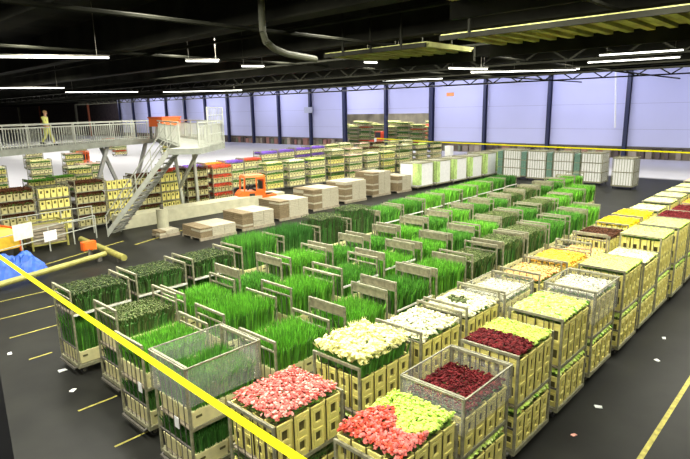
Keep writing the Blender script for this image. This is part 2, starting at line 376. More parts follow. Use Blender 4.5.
def lilies(q, n, L, W, z, m, r):
    k = q.mi(m)
    for _ in range(n):
        x = r.uniform(-L / 2, L / 2); y = r.uniform(-W / 2, W / 2); zz = z + r.uniform(-.06, .04)
        tx, ty = r.gauss(0, .35) + x / L, r.gauss(0, .35) + y / W; R = .05 * r.uniform(.7, 1.2); s = len(q.v); H = .12
        q.v.append((x, y, zz))
        for t in range(12):
            an = t * PI / 6 + x * 40; rr_ = R * (1.0 if t % 2 == 0 else .3); hz = H if t % 2 == 0 else H * .55
            q.v.append((x + math.cos(an) * rr_ + tx * hz, y + math.sin(an) * rr_ + ty * hz, zz + hz))
        for t in range(12): q.f.append((s, s + 1 + t, s + 1 + (t + 1) % 12)); q.m.append(k)
def bed(kind, L, W, h, var):
    """kind: text spec of the load. local origin at bottom centre, top at h."""
    key = (kind, L, W, round(h, 2), var)
    if key in BED: return BED[key]
    r = random.Random(hash(str(key)) % 99991 if False else sum(ord(c) for c in str(key)) * 7 + var)
    q = MB()
    if kind in GREENS:
        c = h * .62
        q.hexa([(-L * .46, -W * .46, 0), (L * .46, -W * .46, 0), (L * .46, W * .46, 0), (-L * .46, W * .46, 0), (-L * .48, -W * .48, c), (L * .48, -W * .48, c), (L * .48, W * .48, c), (-L * .48, W * .48, c)], coreg)
        bud = kind in ('olive', 'dusky')
        blades(q, 1700 if not bud else 1100, L, W, h, GREENS[kind], r, .07, .014 if not bud else .012, 0, .22)
        if kind == 'bright': blades(q, 420, L, W, h * .97, GREENS['mid'], r, .09, .015, 0, .2)
        if kind == 'mid': blades(q, 300, L, W, h * .97, GREENS['bright'], r, .08, .013, 0, .2); blades(q, 400, L, W, h * .9, GREENS['deep'], r, .08, .015, 0, .2)
        if bud:
            heads(q, 500, L, W, h - .03, lambda x, y, r: GREENS['olive'] if kind == 'olive' or r.random() < .25 else GREENS['dusky'], r, .022, .06)
            blades(q, 500, L, W, h, GREENS['deep'], r, .07, .014, 0, .2)
    else:
        zt = h - .05
        q.hexa([(-L * .46, -W * .46, 0), (L * .46, -W * .46, 0), (L * .46, W * .46, 0), (-L * .46, W * .46, 0), (-L * .47, -W * .47, zt - .05), (L * .47, -W * .47, zt - .05), (L * .47, W * .47, zt - .05), (-L * .47, W * .47, zt - .05)], coreg)
        leafy = GREENS['mid'] if kind in ('lilies',) else GREENS['deep'] if kind in ('darkred',) else mat('leafy_green', (.16, .30, .04), .6, 0, .2, 5, .4)
        blades(q, 420 if kind != 'lilies' else 1100, L, W, zt - .03, leafy, r, .05, .018, 0, .15)
        F = FL
        if kind == 'lilies': lym = mat('lily_petals', (.93, .91, .42), .5, 0, .08, 6, .12); lilies(q, 260, L * 1.02, W * 1.02, zt - .06, lym, r); heads(q, 520, L * 1.05, W * 1.05, zt + .01, lambda x, y, r: lym, r, .045, .14, .05)
        elif kind == 'redlime': heads(q, 850, L * 1.02, W * 1.02, zt, lambda x, y, r: (F['lime'] if x > -.02 + .15 * math.sin(y * 7) else (F['red'] if r.random() < .4 + y * .5 else F['pink'])), r, .037, .09)
        elif kind == 'redlime2': heads(q, 850, L * 1.02, W * 1.02, zt, lambda x, y, r: F['lime'] if x > -.05 else F['darkred'], r, .036, .05)
        elif kind == 'pink': heads(q, 800, L, W, zt, lambda x, y, r: F['pink'] if r.random() < .68 else F['pinkl'], r, .032, .10)
        elif kind == 'darkred': heads(q, 800, L, W, zt, lambda x, y, r: F['darkred'], r, .031, .08)
        elif kind == 'limeflat': heads(q, 900, L * 1.04, W * 1.04, zt, lambda x, y, r: F['lime'], r, .042, .02, .02)
        elif kind == 'yellowgreen': heads(q, 850, L * 1.03, W * 1.03, zt, lambda x, y, r: F['lime'] if r.random() < .6 else (F['yellowgreen'] if r.random() < .9 else GREENS['bright']), r, .040, .05)
        elif kind == 'creamflat': heads(q, 560, L, W, zt, lambda x, y, r: F['cream'] if r.random() < .6 else F['yellowgreen'], r, .040, .03)
        elif kind == 'white': heads(q, 420, L * 1.04, W * 1.04, zt, lambda x, y, r: F['white'], r, .043, .09, .06)
        elif kind == 'ring': heads(q, 420, L * 1.04, W * 1.04, zt, lambda x, y, r: GREENS['olive'] if abs(x) < .14 and abs(y - .1) < .25 else F['white'], r, .043, .08, .03)
        elif kind == 'clear': heads(q, 420, L, W, zt, lambda x, y, r: mat('pale_wrapped_flowers', (.46, .46, .36), .5, 0, .1, 6, .2) if r.random() < .7 else F['white'], r, .040, .03)
        else:
            mm = F[kind]; heads(q, 420, L * 1.03, W * 1.03, zt, lambda x, y, r: mm, r, .040, .06)
            if kind in ('brown', 'purple', 'red', 'orange', 'yellow', 'amber'):
                for dz in (.06, .12): heads(q, 300, L * 1.04, W * 1.06, zt - dz, lambda x, y, r: mm, r, .042, .05)
    BED[key] = q.mesh(kind + '_load'); return BED[key]
WORDS = {'bright': ('bright green leafy shoots', 'green_shoots'), 'mid': ('mid green leafy stems', 'leafy_stems'), 'deep': ('deep green dense stems', 'leafy_stems'), 'olive': ('olive green budding stems', 'budding_stems'),
 'dusky': ('dusky dark budding stems', 'budding_stems'), 'lilies': ('pale yellow pointed blooms', 'cut_flowers'), 'redlime': ('red and lime blooms', 'cut_flowers'), 'redlime2': ('dark red and lime blooms', 'cut_flowers'),
 'pink': ('coral pink blooms', 'cut_flowers'), 'darkred': ('dark red blooms', 'cut_flowers'), 'limeflat': ('lime yellow blooms', 'cut_flowers'), 'yellowgreen': ('pale lime blooms', 'cut_flowers'),
 'creamflat': ('cream and lime blooms', 'cut_flowers'), 'white': ('ivory blooms', 'cut_flowers'), 'ring': ('ivory blooms round an olive centre', 'cut_flowers'), 'clear': ('pale film-wrapped blooms', 'cut_flowers'), 'orange': ('orange blooms', 'cut_flowers'),
 'yellow': ('golden yellow blooms', 'cut_flowers'), 'peach': ('peach blooms', 'cut_flowers'), 'amber': ('amber blooms', 'cut_flowers'), 'brown': ('rust brown heads', 'cut_flowers'), 'purple': ('purple blooms', 'cut_flowers'),
 'palepink': ('pale pink blooms', 'cut_flowers'), 'cream': ('cream blooms', 'cut_flowers'), 'red': ('red blooms', 'cut_flowers')}

# ------------------------------------------------------------------ trolleys
TP = {}
def part(key, fn):
    if key not in TP: TP[key] = fn().mesh(key[0])
    return TP[key]
def deck_fn(L, W):
    q = MB(); q.box(-L / 2, -W / 2, .17, L / 2, -W / 2 + .05, .24, steel); q.box(-L / 2, W / 2 - .05, .17, L / 2, W / 2, .24, steel)
    q.box(-L / 2, -W / 2 + .05, .17, -L / 2 + .05, W / 2 - .05, .24, steel); q.box(L / 2 - .05, -W / 2 + .05, .17, L / 2, W / 2 - .05, .24, steel)
    q.box(-L / 2 + .05, -W / 2 + .05, .19, L / 2 - .05, W / 2 - .05, .23, wood)
    q.bar((-L / 2 - .05, -W / 2 + .1, .17), (-L / 2 - .05, W / 2 - .1, .17), .02, steel_d); q.bar((-L / 2, -W / 2 + .1, .19), (-L / 2 - .05, -W / 2 + .1, .17), .015, steel_d); q.bar((-L / 2, W / 2 - .1, .19), (-L / 2 - .05, W / 2 - .1, .17), .015, steel_d)
    return q
def wheel_fn():
    q = MB(); q.disc((0, 0, .07), (0, 1, 0), .07, .04, rubber); q.disc((0, 0, .07), (0, 1, 0), .03, .05, steel)
    return q
def fork_fn():
    q = MB()
    for s in (-1, 1): q.box(-.02, s * .035 - .004, .06, .03, s * .035 + .004, .16, steel_d)
    q.box(-.04, -.04, .16, .04, .04, .169, steel_d); return q
def frame_fn(W, H, bars):
    q = MB()
    for s in (-1, 1): q.box(-.018, s * (W / 2 - .02) - .018, .24, .018, s * (W / 2 - .02) + .018, H, steel)
    q.box(-.02, -W / 2 + .038, H - .045, .02, W / 2 - .038, H, steel)
    if bars != 'plain': q.box(-.014, -W / 2 + .038, H - .21, .014, W / 2 - .038, H - .18, steel)
    if bars == 'board': q.box(-.01, -W / 2 + .06, H - .18, .01, W / 2 - .06, H - .05, mat('greyed_board', (.24, .22, .13), .7, 0, .3, 9))
    q.box(-.014, -W / 2 + .038, .6, .014, W / 2 - .038, .63, steel_d)
    for i in range(5):
        y = (i - 2) * W / 6.2; q.bar((0, y, .24), (0, y, H - .2 if bars != 'plain' else H - .05), .006, steel_d)
    return q
def shelf_fn(L, W):
    q = MB(); q.box(-L / 2 + .03, -W / 2 + .01, 0, L / 2 - .03, -W / 2 + .05, .05, steel); q.box(-L / 2 + .03, W / 2 - .05, 0, L / 2 - .03, W / 2 - .01, .05, steel)
    q.box(-L / 2 + .03, -W / 2 + .05, .01, L / 2 - .03, W / 2 - .05, .035, wood); return q
def rail_fn(L):
    q = MB(); q.box(-L / 2 + .02, -.012, -.02, L / 2 - .02, .012, .02, mat('pale_rail', (.70, .70, .62), .5)); return q
def film_fn(L, W, z0, z1):
    q = MB(); x, y = L / 2 + .02, W / 2 + .015; t = .006
    for a, b, c, d in ((-x, -y, x, -y + t), (-x, y - t, x, y), (-x, -y, -x + t, y), (x - t, -y, x, y)): q.box(a, b, z0, c, d, z1, film)
    for a, b, c, d in ((-x, -y - .02, x, -y), (-x, y, x, y + .02), (-x - .02, -y, -x, y), (x, -y, x + .02, y)): q.box(a, b, z1 - .02, c, d, z1, steel)
    for sx in (-1, 1):
        for sy in (-1, 1): q.box(sx * x - .012, sy * y - .012, z0, sx * x + .012, sy * y + .012, z1, steel)
    return q
def trolley(cx, cy, spec, where, words, L=1.3, W=1.0, rz=0, name='flower_trolley', group='flower trolleys in the main field', nm='trolley'):
    """spec: H, bars, tiers [(shelf z, container kind or None, ch, load, load top)], rail z list, film (z0,z1)"""
    t = link(name, None, loc=(cx, cy, 0), rz=rz, label=words + ', ' + where, cat='trolley', group=group)
    link('base_deck', part(('base_deck', L, W), lambda: deck_fn(L, W)), t)
    for sx in (-1, 1):
        for sy in (-1, 1):
            wh = link('wheel', part(('wheel',), wheel_fn), t, (sx * (L / 2 - .14), sy * (W / 2 - .12), 0))
            if sy < 0 and cx < 14: link('caster_fork', part(('caster_fork',), fork_fn), wh)
        link('end_frame', part(('end_frame', W, spec['H'], spec.get('bars', 'two')), lambda: frame_fn(W, spec['H'], spec.get('bars', 'two'))), t, (sx * (L / 2 - .019), 0, 0))
    for z in spec.get('rails', ()):
        link('side_rail', part(('side_rail', L), lambda: rail_fn(L)), t, (0, -W / 2 - .02, z))
    if spec.get('film'): link('wrapping_film', part(('wrapping_film', L, W, *spec['film']), lambda: film_fn(L, W, *spec['film'])), t)
    if spec.get('tag'):
        q = MB(); q.box(-.004, -.06, -.18, .004, .06, 0, white_m); link('paper_tag', q, t, (-L / 2 - .02, -.25 + spec['tag'] * .1, 1.05))
    c, s = math.cos(rz), math.sin(rz)
    Wd = lambda x, y, z: (cx + x * c - y * s, cy + x * s + y * c, z)
    nt = len(spec['tiers'])
    for ti, (zs, kind, ch, load, top) in enumerate(spec['tiers']):
        tname = 'upper tier' if ti == nt - 1 else ('lower tier' if ti == 0 else ('third tier' if ti == 2 else 'middle tier'))
        if zs > .3: link('shelf', part(('shelf', L, W), lambda: shelf_fn(L, W)), t, (0, 0, zs - .05))
        zb = zs
        iL, iW = L - .1, W - .02
        if kind:
            nx, ny = {'bucket': (4, 4), 'crate': (2, 2), 'pot': (5, 3)}[kind]
            bkd = 'crate' if kind == 'crate' else 'bucket'
            mt = spec.get('bm', bucket_m); wx, wy = round(iL / nx, 3), round(iW / ny, 3); ky = (bkd, wx, wy, ch, mt.name); bk(bkd, wx, wy, ch, mt)
            for i in range(nx):
                for j in range(ny):
                    if i and j and not spec.get('full'): continue
                    if spec.get('only0') and j: continue
                    side = ('%s on aisle side' % ORD[i]) if j == 0 else ('%s on front end' % ORD[j])
                    put_container(bkd, ky, Wd((i + .5) * wx - iL / 2, (j + .5) * wy - iW / 2, zs), rz, '%s, %s, %s' % (side, tname, where))
            zb = zs + ch
        if load:
            LL, WW = iL - .06, iW - .05; hb = top - zb + .0
            var = R_.randint(0, 2)
            wrd, nm_ = WORDS[load]
            o = link(nm_, bed(load, round(LL, 2), round(WW, 2), round(hb, 2), var), None, Wd(0, 0, zb), rz + (PI if R_.random() < .5 and load not in ('redlime', 'redlime2', 'ring') else 0),
                 label='%s on %s, %s' % (wrd, tname, where), cat='flowers' if nm_ == 'cut_flowers' else 'plants', group='plant loads on the trolleys', kind=None)
    return t
def flower_spec(load, top=1.72, low=None, **k):
    sh = round(max(.9, .14 + top * .46), 2); d = dict(H=top - .02 if 'H' not in k else k['H'], bars='plain', tiers=[(.24, 'bucket', round(sh - .46, 2), low or 'yellowgreen', round(sh - .08, 2)), (sh, 'bucket', round(top - sh - (.34 if load == 'lilies' else .14), 2), load, top)]); d.update(k); return d
def green_spec(load, top=1.8, low='deep', **k):
    d = dict(H=1.9, bars='two', bm=bucket_w, tiers=[(.24, 'crate', .26, low, .88), (.95, 'crate', .26, load, top)]); d.update(k); return d
def tiered_green(top, low, **k):
    d = dict(H=1.92, bars='two', bm=bucket_w, rails=(1.38,), tiers=[(.26, 'crate', .27, low, 1.28), (1.40, None, 0, top, 1.85)]); d.update(k); return d

ROWN = ['right-hand aisle row', 'second row from aisle', 'third row from aisle', 'fourth row from aisle', 'fifth row from aisle', 'outermost left row']
# row 0
rows0 = [(4.3, flower_spec('redlime', 1.70, H=1.5)), (5.75, flower_spec('darkred', 1.60, film=(1.25, 1.80), H=1.8, low='yellowgreen')), (7.25, flower_spec('redlime2', 1.90, H=1.85)),
 (8.9, flower_spec('yellowgreen', 1.95)), (10.6, flower_spec('clear', 1.92, film=(1.3, 1.98), H=1.98)), (12.3, flower_spec('limeflat', 2.02)), (13.9, flower_spec('creamflat', 1.85)),
 (15.3, flower_spec('limeflat', 2.2)), (16.9, flower_spec('limeflat', 2.2)), (18.6, flower_spec('darkred', 2.15)), (20.3, flower_spec('darkred', 2.1)), (22.0, flower_spec('orange', 2.1)),
 (23.7, flower_spec('orange', 2.1)), (25.3, flower_spec('creamflat', 2.1))]
rows1 = [(3.85, flower_spec('pink', 1.72, H=1.6, low='olive')), (5.5, flower_spec('lilies', 1.92, H=1.78, bars='plain')), (7.05, flower_spec('white', 1.75, H=1.85, bars='two')), (8.55, flower_spec('ring', 1.72, H=1.85, bars='two')),
 (10.1, flower_spec('clear', 1.62, film=(1.2, 1.7), H=1.75, bars='two')), (11.75, flower_spec('peach', 1.62, H=1.75)), (13.3, flower_spec('amber', 1.68, H=1.7)), (15.0, flower_spec('peach', 1.45, H=1.85, bars='two')),
 (16.6, flower_spec('brown', 1.75)), (18.2, flower_spec('yellow', 1.85)), (19.8, flower_spec('yellow', 1.85)), (21.6, flower_spec('creamflat', 1.8)), (23.3, flower_spec('creamflat', 1.85)), (25.0, flower_spec('creamflat', 1.85)),
 (26.7, flower_spec('creamflat', 1.85)), (28.4, flower_spec('creamflat', 1.85)), (30.1, flower_spec('palepink', 1.9)), (31.8, flower_spec('palepink', 1.9))]
rows2 = [(3.65, green_spec('mid', 1.72, film=(1.32, 1.95), H=1.95, bars='plain', tag=1)), (5.3, green_spec('bright', 1.72, H=1.78)), (7.0, green_spec('bright', 1.68, H=1.9, bars='board')), (8.6, green_spec('mid', 1.80, H=1.98, bars='board', rails=(1.35,))),
 (10.2, green_spec('bright', 1.85, H=1.9, bars='board')), (11.8, green_spec('olive', 1.7, H=1.9)), (13.4, green_spec('olive', 1.85, H=1.92, bars='board')), (15.0, green_spec('olive', 1.85, bars='board')), (16.6, green_spec('mid', 1.85)),
 (18.2, green_spec('mid', 1.9)), (19.8, green_spec('bright', 1.9, bars='board'))]
rows3 = [(3.8, green_spec('bright', 1.62, H=1.75, tag=-1)), (5.45, green_spec('bright', 1.85, H=1.8)), (7.1, green_spec('bright', 1.85, H=1.9)), (8.7, green_spec('mid', 1.75, rails=(1.5,), H=1.95)), (10.3, green_spec('bright', 1.75, rails=(1.55,), H=1.98, bars='board')),
 (11.9, green_spec('bright', 1.8, H=1.95, bars='board')), (13.5, green_spec('mid', 1.8, bars='board')), (15.1, green_spec('bright', 1.85)), (16.7, green_spec('olive', 1.85, bars='board')), (18.3, green_spec('mid', 1.85)), (19.9, green_spec('olive', 1.9)),
 (21.5, green_spec('bright', 1.9)), (23.1, green_spec('bright', 2.0)), (24.7, green_spec('bright', 2.0))]
rows4 = [(4.15, green_spec('olive', 1.62, H=1.85, tag=0)), (5.6, green_spec('bright', 1.62, H=1.8)), (7.1, green_spec('mid', 1.55, H=1.95, bars='board')), (8.7, green_spec('bright', 1.85, H=1.9)), (10.3, green_spec('mid', 1.62, bars='board')),
 (11.9, green_spec('mid', 1.62, bars='board')), (13.5, green_spec('bright', 1.7, bars='board')), (15.1, green_spec('mid', 1.75, bars='board')), (16.7, green_spec('bright', 1.8)), (18.3, green_spec('mid', 1.8, bars='board')), (19.9, green_spec('mid', 1.8)),
 (21.5, green_spec('olive', 1.8, bars='board')), (23.1, green_spec('olive', 1.8, bars='board')), (24.7, green_spec('mid', 1.8, bars='board')), (26.3, green_spec('palepink' if False else 'mid', 1.8)), (27.9, green_spec('bright', 1.8)), (29.4, green_spec('bright', 1.8))]
rows5 = [(3.95, tiered_green('dusky', 'mid', tag=0)), (5.45, tiered_green('dusky', 'mid')), (7.0, tiered_green('dusky', 'mid')), (8.6, green_spec('mid', 2.12, H=1.9)), (10.2, green_spec('deep', 2.12, bars='two')), (11.8, green_spec('dusky', 2.12, bars='two')),
 (13.4, green_spec('dusky', 2.16, H=1.9)), (15.1, green_spec('mid', 1.95, rails=(1.4,), bars='board')), (16.7, green_spec('mid', 2.0, rails=(1.45,))), (18.3, green_spec('bright', 2.0, rails=(1.45,))), (19.9, green_spec('bright', 2.0, rails=(1.45,))), (21.5, green_spec('bright', 2.0, rails=(1.45,))),
 (23.1, green_spec('bright', 2.0, rails=(1.45,))), (24.7, green_spec('mid', 2.0, rails=(1.45,))), (26.3, green_spec('deep', 2.0, rails=(1.45,)))]
for ri, (rw, y0, drift) in enumerate([(rows0, 3.32, 0), (rows1, 4.92, 0), (rows2, 6.6, .01), (rows3, 8.22, .015), (rows4, 9.9, .035), (rows5, 11.62, .07)]):
    for i, (x, sp) in enumerate(rw):
        wd = WORDS[sp['tiers'][-1][3]][0]
        trolley(x + .65, y0 + .5 + drift * (x - 4) + R_.uniform(-.04, .04), sp, '%s trolley, %s' % (ORD[i], ROWN[ri]), 'steel trolley carrying ' + wd)

# ------------------------------------------------------------------ background trolleys, four-tier
def rack_spec(loads, H=2.35, top=2.35, bm=None, n=4):
    st = (H - .25) / n
    return dict(H=H, bars='plain', bm=bm or bucket_m, only0=True, tiers=[(.24 + k * st + (.02 if k else 0), 'pot', round(st * .5, 2), loads[k % len(loads)], .24 + (k + 1) * st - .06) for k in range(n)])
G2 = 'tall rack trolleys beyond the main field'
lx = [(7.5, 'brown'), (9.15, 'yellowgreen'), (10.8, 'brown'), (12.5, 'yellowgreen'), (14.0, 'brown'), (15.7, 'yellowgreen'), (17.3, 'brown'), (19.2, 'red')]
for i, (x, l) in enumerate(lx):
    y = 29.0 if l == 'brown' else 29.8
    if l == 'yellowgreen': sp = dict(H=2.3, bars='plain', only0=True, tiers=[(.24 + k * .52, 'pot', .40, None, 0) for k in range(4)])
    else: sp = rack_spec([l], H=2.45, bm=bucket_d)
    trolley(x, 27.35 + (0 if l != 'yellowgreen' else .3) + .13 * max(0, x - 9), sp, '%s rack from left under walkway' % ORD[i], 'rack trolley with ' + ('empty yellow buckets' if l == 'yellowgreen' else 'rows of ' + WORDS[l][0]), L=1.45, group=G2, name='rack_trolley')
px = [(17.6, 31.5, 'red'), (19.4, 32.3, 'purple'), (21.4, 32.6, 'orange'), (23.2, 33.0, 'purple'), (25.2, 33.4, 'red'), (27.6, 34.4, 'purple'), (29.6, 34.6, 'purple'), (31.8, 35.0, 'purple'), (34.0, 35.4, 'purple'), (36.2, 35.8, 'cream'), (38.4, 36.2, 'white')]
for i, (x, y, l) in enumerate(px):
    n = 3 if i < 5 else 4
    trolley(x, y, rack_spec([('white', l)[k == n - 1 or (l == 'purple' and i in (7, 8))] for k in range(n)], H=2.2 if n == 3 else 2.5, n=n, bm=bucket_w), '%s rack from left behind orange tug' % ORD[i], 'rack trolley topped with ' + WORDS[l][0], L=1.7, group=G2, name='rack_trolley')
bgx = []
for i in range(14):
    x = 34 + (i % 7) * 2.0 + (i // 7) * 2; y = 33.0 + (i // 7) * 5.0 - (i % 7) * .35
    l = ['white', 'yellowgreen', 'cream', 'palepink', 'olive', 'white', 'brown'][(i * 3 + i // 7) % 7]
    trolley(x, y, rack_spec([l, 'white', 'olive'], H=2.3, bm=bucket_w, n=4), '%s rack, %s bank before hall opening' % (ORD[i % 7], ('near', 'far')[i // 7]), 'rack trolley of ' + WORDS[l][0], L=1.6, group=G2, name='rack_trolley')
for i in range(8):
    l = ['cream', 'white', 'yellowgreen', 'olive', 'palepink', 'white', 'cream', 'olive'][i]
    trolley(24.6 + i * 2.0, 30.2 - i * .12, rack_spec([l, 'white'], H=2.1, bm=bucket_w if i % 3 else bucket_m, n=3), '%s rack behind cartons right of tug' % ORD[i], 'rack trolley of ' + WORDS[l][0], L=1.6, group=G2, name='rack_trolley')
# beyond the opening
for i in range(16):
    x = 66 + (i // 8) * 6; y = 44.5 + (i % 8) * 2.5 + (i // 8) * 4
    hh = 3.1 + (i % 3) * .3
    trolley(x, y, rack_spec([['white', 'red', 'olive', 'cream'][i % 4], 'cream', 'deep'], H=hh, bm=bucket_w, n=5), '%s rack from right beyond hall opening' % ORD[i], 'rack trolley of ' + WORDS[['white', 'red', 'olive', 'cream'][i % 4]][0], L=2.3, rz=PI / 2, group=G2, name='rack_trolley')
# left background trolleys, seen below the walkway
for i, (x, y, l) in enumerate([(12.2, 38.5, 'bright'), (13.9, 39.6, 'bright'), (15.6, 41.0, 'white'), (17.2, 43, 'palepink'), (11.5, 46, 'white'), (16, 50, 'cream'), (21, 56, 'palepink'), (20, 64, 'white'), (27, 70, 'red'), (34, 74, 'red'), (40, 72, 'white'), (38, 86, 'red')]):
    trolley(x, y, rack_spec([l, 'white'], H=2.0 if i > 1 else 1.6, bm=bucket_w if i % 2 else bucket_m, n=3), '%s distant rack beyond the walkway' % ORD[i], 'rack trolley of ' + WORDS[l][0], L=1.7, group=G2, name='rack_trolley')

# containers: the 300 largest of each kind are objects, the rest one object
for kind in ('bucket', 'crate'):
    lst = sorted(PEND[kind], key=lambda t: t[0]); rest = MB()
    for i, (d, key, loc, rz, lab) in enumerate(lst):
        e = BK[key]
        if i < 300:
            if e[1] is None: e[1] = e[0].mesh('flower_' + kind)
            link('flower_' + kind, e[1], None, loc, rz, label='%s %s, %s' % ('pale yellow' if 'yellow' in key[4] else 'cream', kind, lab), cat=kind, group='flower %ss on the trolleys' % kind)
        elif d < 500: rest.merge(e[0], Matrix.Translation(loc) @ Matrix.Rotation(rz, 4, 'Z'))
    if rest.v: link('flower_' + kind, rest, kind='stuff', label='the many distant pale plastic %ss on trolleys across the hall' % kind, cat=kind)

# ------------------------------------------------------------------ box stacks
def box_stack(cx, cy, L, W, H, lab, seed):
    t = link('carton_stack', None, loc=(cx, cy, 0), rz=-.03, label=lab, cat='cartons', group='stacks of flat cartons beside the tug lane')
    r = random.Random(seed)
    q = MB()
    for i in range(3): q.box(-L / 2, -W / 2 + i * (W - .1) / 2, 0, L / 2, -W / 2 + i * (W - .1) / 2 + .1, .1, wood)
    q.box(-L / 2, -W / 2, .1, L / 2, W / 2, .13, wood); link('pallet', q, t)
    q = MB(); z = .13; th = .09
    while z < H - .01:
        for s in range(2):
            for u in range(3):
                a = -L / 2 + .02 + u * (L - .04) / 3; b = a + (L - .04) / 3 - .02; c = -W / 2 + .02 if s == 0 else .01; e = c + W / 2 - .04; j = r.uniform(-.015, .015)
                q.box(a + j, c + j, z, b + j, e + j, z + th - .012, card if u or r.random() < .2 else card_d)
        z += th
    link('cartons', q, t)
for i, (x, y, L, W, H) in enumerate([(13.6, 21.3, 1.9, 1.6, .55), (16.0, 21.5, 1.9, 1.7, .8), (18.7, 22.0, 2.0, 1.8, .95), (21.7, 22.6, 2.0, 1.8, 1.15), (24.6, 22.9, 1.9, 1.7, 1.3), (27.4, 23.1, 1.8, 1.6, 1.5), (29.6, 22.9, 1.5, 1.6, 1.1), (12.3, 22.9, 1.0, .8, .3)]):
    box_stack(x, y, L, W, H, ['low stack of pale cartons nearest the walkway legs', 'flat carton stack, second from the walkway legs', 'flat carton stack right behind which the orange tug stands', 'carton stack, fourth from the walkway legs', 'tall carton stack, fifth from the walkway legs',
        'tallest carton stack with whitish sides, sixth along', 'farthest carton stack beside the white crates', 'little low carton stack touching the pale dock'][i], i)

# ------------------------------------------------------------------ white covered crates and wrapped trolleys
def white_unit(cx, cy, L, W, H, lab, grp, split=True, green=False, rz=0, lines=2, gap=True):
    t = link('wrapped_trolley', None, loc=(cx, cy, 0), rz=rz, label=lab, cat='trolley', group=grp)
    link('base_deck', part(('base_deck', L, W), lambda: deck_fn(L, W)), t)
    for sx in (-1, 1):
        for sy in (-1, 1): link('wheel', part(('wheel',), wheel_fn), t, (sx * (L / 2 - .14), sy * (W / 2 - .12), 0))
    gm = mat('green_grey_net', (.12, .22, .17), .8, 0, .5, 25); lg = mat('lime_leaf_sleeves', (.55, .75, .25), .6, 0, .3, 8, 0)
    q = MB(); st = (H - .26) / (lines + 1)
    for k in range(lines + 1):
        z = .25 + k * st
        q.box(-L / 2 + .05, -W / 2 + .05, z, L / 2 - .05, W / 2 - .05, z + st - .05, white_m)
        q.box(-L / 2 + .02, -W / 2 + .02, z + st - .05, L / 2 - .02, W / 2 - .02, z + st - .01, steel)
    link('white_sleeve', q, t)
    q = MB()
    for sx in (-1, 1):
        for sy in (-1, 1): q.box(sx * (L / 2 - .015) - .015, sy * (W / 2 - .015) - .015, .24, sx * (L / 2 - .015) + .015, sy * (W / 2 - .015) + .015, H + .05, steel)
    nb = 8 if split else 0
    for k in range(nb):
        y = -W / 2 + (k + .5) * W / nb; q.bar((-L / 2 - .0, y, .25), (-L / 2 - .0, y, H), .012, steel); x = -L / 2 + (k + .5) * L / nb; q.bar((x, -W / 2, .25), (x, -W / 2, H), .012, steel)
    for sy in (-1, 1): q.bar((-L / 2, sy * (W / 2 - .015), H + .03), (L / 2, sy * (W / 2 - .015), H + .03), .015, steel)
    for sx in (-1, 1): q.bar((sx * (L / 2 - .015), -W / 2, H + .03), (sx * (L / 2 - .015), W / 2, H + .03), .015, steel)
    link('cage_frame', q, t)
    if green:
        q = MB(); q.box(-L / 2 + .02, -W / 2 - .03, .35, -L / 2 + .4, -W / 2 + .04, H - .05, lg)
        q.box(-L / 2 - .0, -W / 2 - .03, .35, -L / 2 + .04, -W / 2 + .45, H - .02, lg)
        link('leaf_sleeve', q, t)
    if gap:
        q = MB(); q.box(-L / 2 - .04, W / 2 + .02, .3, L / 2, W / 2 + .42, H - .12, gm)
        for k in range(3): q.box(-L / 2 - .06, W / 2 + .02, .3 + k * .6, L / 2, W / 2 + .42, .34 + k * .6, steel)
        link('net_panel', q, t)
for i, y in enumerate((13.55, 15.55, 17.55, 19.5)):
    white_unit(40.6, y, 1.5, 1.5, 2.25, 'white sleeved trolley behind the green rows, %s from the right' % ORD[i], 'white sleeved trolleys in a line', split=True)
white_unit(39.6, 11.2, 1.3, 1.35, 2.05, 'free-standing white caged trolley on dark floor, right of the white line', 'white caged trolley', gap=False, lines=1)
for i in range(7):
    white_unit(31.6 + i * 2.12, 22.6 - i * .1, 1.9, 1.6, 1.85 + (.1 if i > 3 else 0), 'white covered crate trolley, %s from the carton stacks' % ORD[i], 'white covered crate trolleys', split=False, green=True, gap=False, lines=0)

# ------------------------------------------------------------------ far tape barrier with posts
q = MB(); q.bar((46.2, 7, 1.98), (49.6, 33.1, 2.0), .05, yellow_tape); q.bar((49.6, 33.1, 2.0), (53, 44, 2.0), .05, yellow_tape)
link('barrier_tape', q, label='thin yellow barrier line stretched across the hall before the back wall', cat='barrier')
for i, (x, y, hz) in enumerate(((45.75, 28.9, 1.95), (46.0, 5.0, 1.95), (53.1, 44.3, 2.05))):
    q = MB(); r_ = .3 if i == 0 else .1; q.box(x - r_, y - r_, 0, x + r_, y + r_, hz, white_m); q.box(x - r_ - .06, y - r_ - .06, 0, x + r_ + .06, y + r_ + .06, .08, white_m)
    link('barrier_post', q, label=['broad white post under the yellow line left of the white trolleys', 'thin white post holding the right end of the yellow line', 'thin white post at the left end of the yellow line near the opening'][i], cat='post')
# near yellow strap with its post
q = MB(); a = Vector((1.12, 5.1, 4.50)); b = Vector((.88, -.6, 4.50)); N = 12
pts = [a.lerp(b, k / N) - Vector((0, 0, .02 * math.sin(PI * k / N))) for k in range(N + 1)]
for p0, p1 in zip(pts, pts[1:]):
    up = Vector((.0095, 0, .0085)); th = Vector((-.001, 0, .0012))
    q.hexa([p0 - up, p1 - up, p1 - up + th, p0 - up + th, p0 + up, p1 + up, p1 + up + th, p0 + up + th], yellow_tape)
link('barrier_strap', q, label='wide bright yellow strap crossing the foreground above the trolleys', cat='strap')
q = MB(); q.box(.95, 5.1, 0, 1.1, 5.3, 9.4, black); q.box(.88, 5.04, 0, 1.17, 5.36, .03, black); struct('trim_40', q)
q = MB(); q.box(.86, -.8, 0, .92, -.6, 9, black); struct('trim_41', q)

